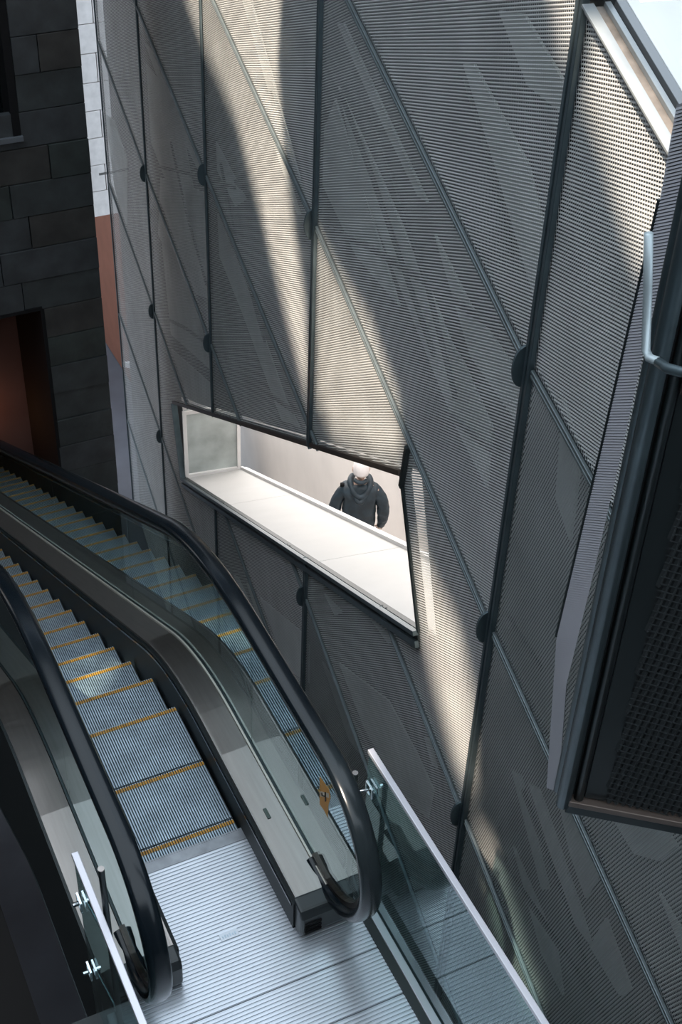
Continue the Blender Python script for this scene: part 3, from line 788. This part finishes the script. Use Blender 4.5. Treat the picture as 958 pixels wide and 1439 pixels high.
# core behind the tiles: right pier, lintel band between door and window
sb(MB().box(JX+.02, SX1-.02, SY+.06, SY+1.3, -9.98, 4.6), 'core', MM['lining'])
sb(MB().box(-5.0, JX+.03, SY+.06, SY+1.3, DT+.03, WB-.03), 'core', MM['lining'])
sb(MB().box(-5.0, JX+.03, SY+.06, SY+1.3, 2.6, 4.6), 'core', MM['lining'])
ch = .372; z = -10.0; rowi = 0; rs = random.Random(11)
z0r = -2.46-ch*20; k = 0
while z0r+ch*k < 4.5:
    za = z0r+ch*k; zb_ = za+ch; k += 1
    if za < -7.2: continue
    x = SX1; first = True
    xmin = -1.6
    if zb_ < DT+.01: xmin = JX
    if WB-.02 < za+.1 and za < 2.5: xmin = JX
    zb2 = zb_; za2 = za
    while x > xmin+.02:
        wdt = rs.choice((.42, .58, .7, .86, 1.05)); x0 = x-wdt
        if x0 < xmin+.15: x0 = xmin
        pr = rs.uniform(0, .022); g = .0045
        t = MB().box(x0+g, x-g, SY-pr, SY+.07, za2+g, zb2-g)
        sb(t, 'stone_tile', rs.choice(STONES), bevel=.004); x = x0
# side face of the pier
for j in range(20):
    za = z0r+ch*(j+6)
    if za > 4.2: break
# door recess
d1 = tag(empty('door_1', (JX, SY, -6)), kind='structure'); DO = Vector((JX, SY, -6))
def db(mb, nm, m): mb.v = [v-DO for v in mb.v]; return mb.build(nm, m, d1)
db(MB().box(JX-.02, JX+.02, SY-.02, SY+1.32, -7.5, DT), 'jamb', MM['jamb'])
db(MB().box(-2.2, JX, SY-.02, SY+1.32, DT, DT+.04), 'head', MM['jamb'])
db(MB().box(-4, 1.75, SY+1.9, SY+2.0, -8.5, 3), 'recess_wall', mat('red_brown_plaster', (.15, .085, .075), .8, noise_s=2, noise_a=.1))
ld = bpy.data.lights.new('recess_lamp', 'POINT'); ld.energy = 3.5; ld.color = (1, .40, .16); ld.shadow_soft_size = .15
lo = bpy.data.objects.new('recess_lamp', ld); C.objects.link(lo); lo.location = (.75, SY+1.55, -4.9)
# window above
w3 = tag(empty('window_3', (JX, SY, WB)), kind='structure'); WO = Vector((JX, SY, WB))
def wb3(mb, nm, m): mb.v = [v-WO for v in mb.v]; return mb.build(nm, m, w3)
wb3(MB().box(JX-.08, JX, SY-.01, SY+.4, WB, 2.6), 'window_frame', MM['jamb'])
wb3(MB().box(-1.5, JX+.01, SY-.04, SY+.4, WB-.05, WB+.0), 'window_ledge', mat('ledge', (.09, .10, .115), .5))
wb3(MB().box(-1.5, JX-.08, SY+.12, SY+.16, WB+.12, WB+.18), 'window_frame', MM['strut_dark'])
wb3(MB().box(-1.5, JX-.08, SY+.3, SY+.32, WB, 2.6), 'dark_glass', mat('dark_glass', (.006, .009, .010), .08))

# far end: pale stone wall, terracotta wall, lower floor
fw_ = tag(empty('wall_far', (4.5, 16, -5.3)), kind='structure'); FWO = Vector((4.5, 16, -5.3))
z = -5.3; k = 0
while z < 2.5:
    x = 2.0-(.45 if k % 2 else 0)
    while x < 7:
        t = MB().box(x+.006, x+.9-.006, 16-(k*7 % 3)*.004, 16.12, z+.006, z+.45-.006); t.v = [v-FWO for v in t.v]; t.build('pale_tile', MM['palestone'], fw_, bevel=.006); x += .9
    z += .45; k += 1
a = MB().box(-8.2, 7.5, 16.12, 16.3, -5.3, 10.2); a.v = [v-FWO for v in a.v]; a.build('core', MM['palestone'], fw_)
tag(MB().box(4.98, 5.2, 16.4, 24, -9.98, -4.4).build('wall_terracotta', MM['brown']), kind='structure')
tag(MB().box(-8.2, 8, 24, 24.2, -9.98, -4).build('wall_end', MM['lining']), kind='structure')
tag(MB().box(-9, 16, -14, 24, -10.1, -10).build('floor', MM['floor']), kind='structure')
tag(MB().box(-8.1, -1.0, -11.9, 8.9, -2.6, -2.4).build('floor_dark_void', mat('void_black', (.008, .007, .007), .9)), kind='structure')  # black slab added to stand in for the unlit void
tag(MB().box(-6, 3.3, 10.35, 13.8, .9, 1.2).build('ceiling_slab_blocker', MM['lining']), kind='structure')  # unseen slab, added to keep skylight off the far-left mesh
# building on the left and behind the viewer keeps the void dark
tag(MB().box(-8.4, -8.2, -12, 12, -10, 10).build('wall_left', MM['lining']), kind='structure')
tag(MB().box(-8.2, 3.2, -12.2, -12, -10, 10).build('wall_front', MM['lining']), kind='structure')
tag(MB().box(-8.2, -5, 9.0, 9.2, -10, 10).build('wall_stub', MM['lining']), kind='structure')

# ------------------------------------------------------------------ unseen roof added to shape the light: gaps traced back from sun patches
from mathutils.geometry import delaunay_2d_cdt
RZ = 10.2
def back(P):
    t = (RZ-P.z)/(-SUN_DIR.z); return P-SUN_DIR*t
def wp(pts): return [back(W(*toW(a, b))) for a, b in pts]
clear = [  # roof gaps shaped so the sun lands in chosen patches
 wp([(771, -40), (823, -60), (811, 85), (790, 60)]),
 wp([(842, 20), (960, 190), (930, 330), (905, 385), (875, 290), (850, 205), (825, 130)]),
 wp([(240, -60), (400, -60), (390, 90), (402, 250), (428, 420), (434, 560), (400, 430), (368, 300), (330, 160), (285, 60)]),
 wp([(446, 330), (470, 380), (520, 460), (556, 560), (568, 650), (520, 640), (470, 610), (446, 560)]),
 wp([(583, 740), (600, 800), (640, 880), (664, 980), (668, 1120), (640, 1060), (612, 960), (590, 860)]),
 wp([(664, 1150), (690, 1190), (730, 1330), (760, 1420), (740, 1410), (700, 1290)]),
 [back(onZ(a, b, -.45)) for a, b in ((80, 925), (96, 888), (108, 890), (92, 930))],
 [back(onZ(a, b, -.35)) for a, b in ((88, 985), (120, 905), (155, 915), (118, 985))],
]
clear.append([Vector((.9, 2.4, RZ)), Vector((4.5, 2.4, RZ)), Vector((4.8, 7.2, RZ)), Vector((.9, 7.2, RZ))])  # opening added so the landing plates mirror bright sky
bound = [(-8.4, -12.2), (3.4, -12.2), (4.6, 9.2), (-8.4, 9.2)]
tag(MB().box(-8.4, 5.2, 9.2, 15.0, RZ, RZ+.2).build('ceiling_far_blocker', MM['lining']), kind='structure')  # unseen opaque cover, added to darken the far-left mesh bays
tag(MB().box(-8.4, 7.0, 15.0, 16.3, RZ, RZ+.02).build('ceiling_diffuser', MM['roof_diffuser']), kind='structure')  # unseen overhead strip, added to light the pale far wall
pts = [Vector(b_) for b_ in bound]; edges = [(i, (i+1) % 4) for i in range(4)]
for c in clear:
    k = len(pts); pts += [Vector((p_.x, p_.y)) for p_ in c]; edges += [(k+i, k+(i+1) % len(c)) for i in range(len(c))]
res = delaunay_2d_cdt(pts, edges, [], 0, 1e-5)
vs2, es2, fs2 = res[0], res[1], res[2]
def pin(p, poly):
    c_ = False; n = len(poly); j = n-1
    for i in range(n):
        if ((poly[i].y > p.y) != (poly[j].y > p.y)) and (p.x < (poly[j].x-poly[i].x)*(p.y-poly[i].y)/(poly[j].y-poly[i].y)+poly[i].x): c_ = not c_
        j = i
    return c_
keep = []
bpoly = [Vector(b_) for b_ in bound]
for f in fs2:
    c_ = sum((vs2[i] for i in f), Vector((0, 0)))/len(f)
    if pin(c_, bpoly) and not any(pin(c_, [Vector((q_.x, q_.y)) for q_ in cc_]) for cc_ in clear): keep.append(tuple(f))
tag(obj('ceiling_gobo', [(v.x, v.y, RZ) for v in vs2], keep, MM['roof_diffuser']), kind='structure')

# ------------------------------------------------------------------ person beyond the sill
PA = R(-27)
per = tag(empty('person', W(PS, zf0, PN)), 'person in dark navy hooded jacket and white cap, back turned, beyond the white sill', 'person')
per.rotation_euler = (0, 0, PA)
skin_m = mat('skin', (.55, .38, .30), .55)
navy = mat('navy_shell_fabric', (.018, .034, .048), .55, noise_s=14, noise_a=.35, bump=.5, bump_s=9)
def skinned(name, nodes, links, m, parent, sub=2, root=0, disp=0):
    """nodes: (x,y,z,rx,ry)"""
    me = bpy.data.meshes.new(name); me.from_pydata([n[:3] for n in nodes], links, []); me.materials.append(m)
    o = bpy.data.objects.new(name, me); C.objects.link(o); o.parent = parent
    md = o.modifiers.new('skin', 'SKIN'); md.use_smooth_shade = True
    for i, n in enumerate(nodes):
        sv_ = me.skin_vertices[0].data[i]; sv_.radius = (n[3], n[4] if len(n) > 4 else n[3]); sv_.use_root = (i == root)
    ss = o.modifiers.new('sub', 'SUBSURF'); ss.levels = sub; ss.render_levels = sub
    if disp:
        tx = bpy.data.textures.new(name, 'CLOUDS'); tx.noise_scale = .11
        dm = o.modifiers.new('folds', 'DISPLACE'); dm.texture = tx; dm.strength = disp; dm.mid_level = .5
    return o
def hand(sx, wx, wy, wz, base):
    """palm, five fingers and thumb as chains rooted in the palm; returns nodes and links"""
    nd = []; lk = []
    nd.append((wx, wy+.045, wz-.045, .026, .015)); lk.append((-1, 0))
    for j, (dx, L) in enumerate(((-.028, .070), (-.010, .082), (.010, .077), (.027, .060))):
        k = len(nd)
        nd += [(wx+dx, wy+.085, wz-.075, .0085), (wx+dx, wy+.085+L*.35, wz-.075-L*.45, .008), (wx+dx*.95, wy+.085+L*.35, wz-.075-L*.95, .007)]
        lk += [(0, k), (k, k+1), (k+1, k+2)]
    k = len(nd); nd += [(wx-sx*.035, wy+.06, wz-.04, .011), (wx-sx*.05, wy+.085, wz-.075, .009)]
    lk += [(0, k), (k, k+1)]
    return nd, lk
bn_ = [(0, 0, .95, .14, .11), (0, 0, 1.12, .13, .10), (0, .0, 1.32, .15, .11), (0, .0, 1.44, .07, .06), (0, .015, 1.53, .052), 
       (-.10, 0, .88, .085), (-.11, .02, .48, .055), (-.115, -.02, .10, .04), (-.12, .10, .05, .035),
       (.10, 0, .88, .085), (.12, .02, .48, .055), (.125, -.02, .10, .04), (.13, .10, .05, .035),
       (-.19, 0, 1.40, .055), (-.255, -.035, 1.13, .042), (-.235, .08, .85, .03),
       (.19, 0, 1.40, .055), (.25, -.035, 1.12, .042), (.235, .06, .84, .03)]
bl_ = [(0, 1), (1, 2), (2, 3), (3, 4), (0, 5), (5, 6), (6, 7), (7, 8), (0, 9), (9, 10), (10, 11), (11, 12), (2, 13), (13, 14), (14, 15), (2, 16), (16, 17), (17, 18)]
for wi, sx in ((15, -1), (18, 1)):
    w_ = bn_[wi]; nd, lk = hand(sx, w_[0], w_[1], w_[2], 0); k = len(bn_); bn_ += nd
    bl_ += [(wi if a == -1 else a+k, b+k) for a, b in lk]
body = skinned('body', bn_, bl_, skin_m, per, 1)
# head: shaped sphere with nose and chin
hm = bmesh.new(); bmesh.ops.create_uvsphere(hm, u_segments=24, v_segments=18, radius=1)
for v in hm.verts:
    x, y, z = v.co; f = max(0, y)
    v.co.x = x*(.076-.012*max(0, -z)); v.co.y = y*.096+(.014*f if z < -.2 else 0); v.co.z = z*.118
    if f > .9 and -.25 < z < .12: v.co.y += .022*(1-abs(z+.1)*2.5)*(1 if abs(x) < .25 else .0)
me = bpy.data.meshes.new('head'); hm.to_mesh(me); me.materials.append(skin_m)
for p_ in me.polygons: p_.use_smooth = True
head = bpy.data.objects.new('head', me); C.objects.link(head); head.parent = per; head.location = (0, .03, 1.625); head.rotation_euler = (R(-12), 0, R(6))
for sx in (-1, 1):
    MB().tube([(sx*.074, -.005, -.03), (sx*.082, -.012, 0), (sx*.078, -.008, .03)], .012, 8).build('ear', skin_m, head, smooth=True)
    bm_ = bmesh.new(); bmesh.ops.create_uvsphere(bm_, u_segments=10, v_segments=8, radius=.012, matrix=Matrix.Translation((sx*.030, .086, .012)))
    me = bpy.data.meshes.new('eye'); bm_.to_mesh(me); me.materials.append(MM['white']); e_ = bpy.data.objects.new('eye', me); C.objects.link(e_); e_.parent = head
MB().tube([(-.022, .092, -.058), (0, .098, -.06), (.022, .092, -.058)], .005, 6).build('mouth', mat('lips', (.4, .2, .17), .5), head, smooth=True)
# white cap over the crown
hm = bmesh.new(); bmesh.ops.create_uvsphere(hm, u_segments=28, v_segments=20, radius=1)
bmesh.ops.delete(hm, geom=[v for v in hm.verts if v.co.z < -.52+.75*max(0, v.co.y)], context='VERTS')
for v in hm.verts:
    a_ = math.atan2(v.co.y, v.co.x)
    v.co = Vector((v.co.x*.087, v.co.y*.106-.003, v.co.z*.126+.006+.0015*math.sin(a_*14)))
me = bpy.data.meshes.new('cap'); hm.to_mesh(me); me.materials.append(mat('white_knit', (.86, .82, .82), .8, bump=.3, bump_s=120))
for p_ in me.polygons: p_.use_smooth = True
cap = bpy.data.objects.new('white_cap', me); C.objects.link(cap); cap.parent = head
sm_ = cap.modifiers.new('thick', 'SOLIDIFY'); sm_.thickness = .006
# jacket: trunk and sleeves as one skin, hood and hem as their own pieces
jk = [(0, .0, .80, .205, .15), (0, 0, .98, .19, .15), (0, -.005, 1.16, .195, .145), (0, -.01, 1.32, .20, .13), (0, 0, 1.42, .13, .10), (0, .005, 1.475, .08, .08),
      (-.17, -.005, 1.385, .085, .08), (-.235, -.02, 1.28, .073, .075), (-.262, -.04, 1.12, .064, .068), (-.262, .01, .98, .056, .058), (-.235, .07, .86, .045, .045),
      (.17, -.005, 1.385, .085, .08), (.235, -.02, 1.28, .073, .075), (.255, -.04, 1.11, .064, .068), (.258, .0, .97, .056, .058), (.235, .05, .85, .045, .045)]
jl = [(0, 1), (1, 2), (2, 3), (3, 4), (4, 5), (3, 6), (6, 7), (7, 8), (8, 9), (9, 10), (3, 11), (11, 12), (12, 13), (13, 14), (14, 15)]
jacket = skinned('jacket', jk, jl, navy, per, 3, 0, .035)
# hood lying on the upper back: a drooping collar ring
hd = MB(); P_ = []
for i in range(21):
    a_ = math.pi*(-.22+1.44*i/20)     # from one front side round the back to the other
    P_.append((.105*math.cos(a_), -.115*math.sin(a_)*1.15+.02, 1.478-.115*max(0, math.sin(a_))**1.5))
hd.tube(P_, .032, 12)
hood = hd.build('hood', navy, jacket, smooth=True)
P2 = [(x*.62, y*1.16-.01, z-.05) for x, y, z in P_[4:17]]
MB().tube(P2, .03, 10).build('hood_fold', navy, jacket, smooth=True)
bs = MB()
for i in range(9):
    a_ = math.pi*(.15+.7*i/8); bs.v.append(Vector((.085*math.cos(a_), -.115*math.sin(a_), 1.50)))
MB().tube([(x*.8, y*.75, 1.535) for x, y, _ in bs.v], .022, 8).build('collar', navy, jacket, smooth=True)
MB().box(-.21, -.165, -.04, .0, 1.43, 1.465).build('shoulder_tab', MM['jamb'], jacket, bevel=.008)
# trousers and shoes
tr = [(0, 0, .90, .155, .12), (-.10, .0, .80, .095, .10), (-.112, .02, .48, .072, .08), (-.117, -.015, .12, .058, .065), (.10, 0, .80, .095, .10), (.122, .02, .48, .072, .08), (.127, -.015, .12, .058, .065)]
skinned('trousers', tr, [(0, 1), (1, 2), (2, 3), (0, 4), (4, 5), (5, 6)], mat('charcoal_trousers', (.03, .03, .035), .8), per, 2)
for sx in (-.118, .128):
    sh = [(sx, -.06, .045, .04), (sx, .03, .05, .045), (sx, .14, .035, .038), (sx, .19, .03, .026)]
    skinned('shoe', sh, [(0, 1), (1, 2), (2, 3)], MM['rubber'], per, 2)

# ------------------------------------------------------------------ debug
if False: pass
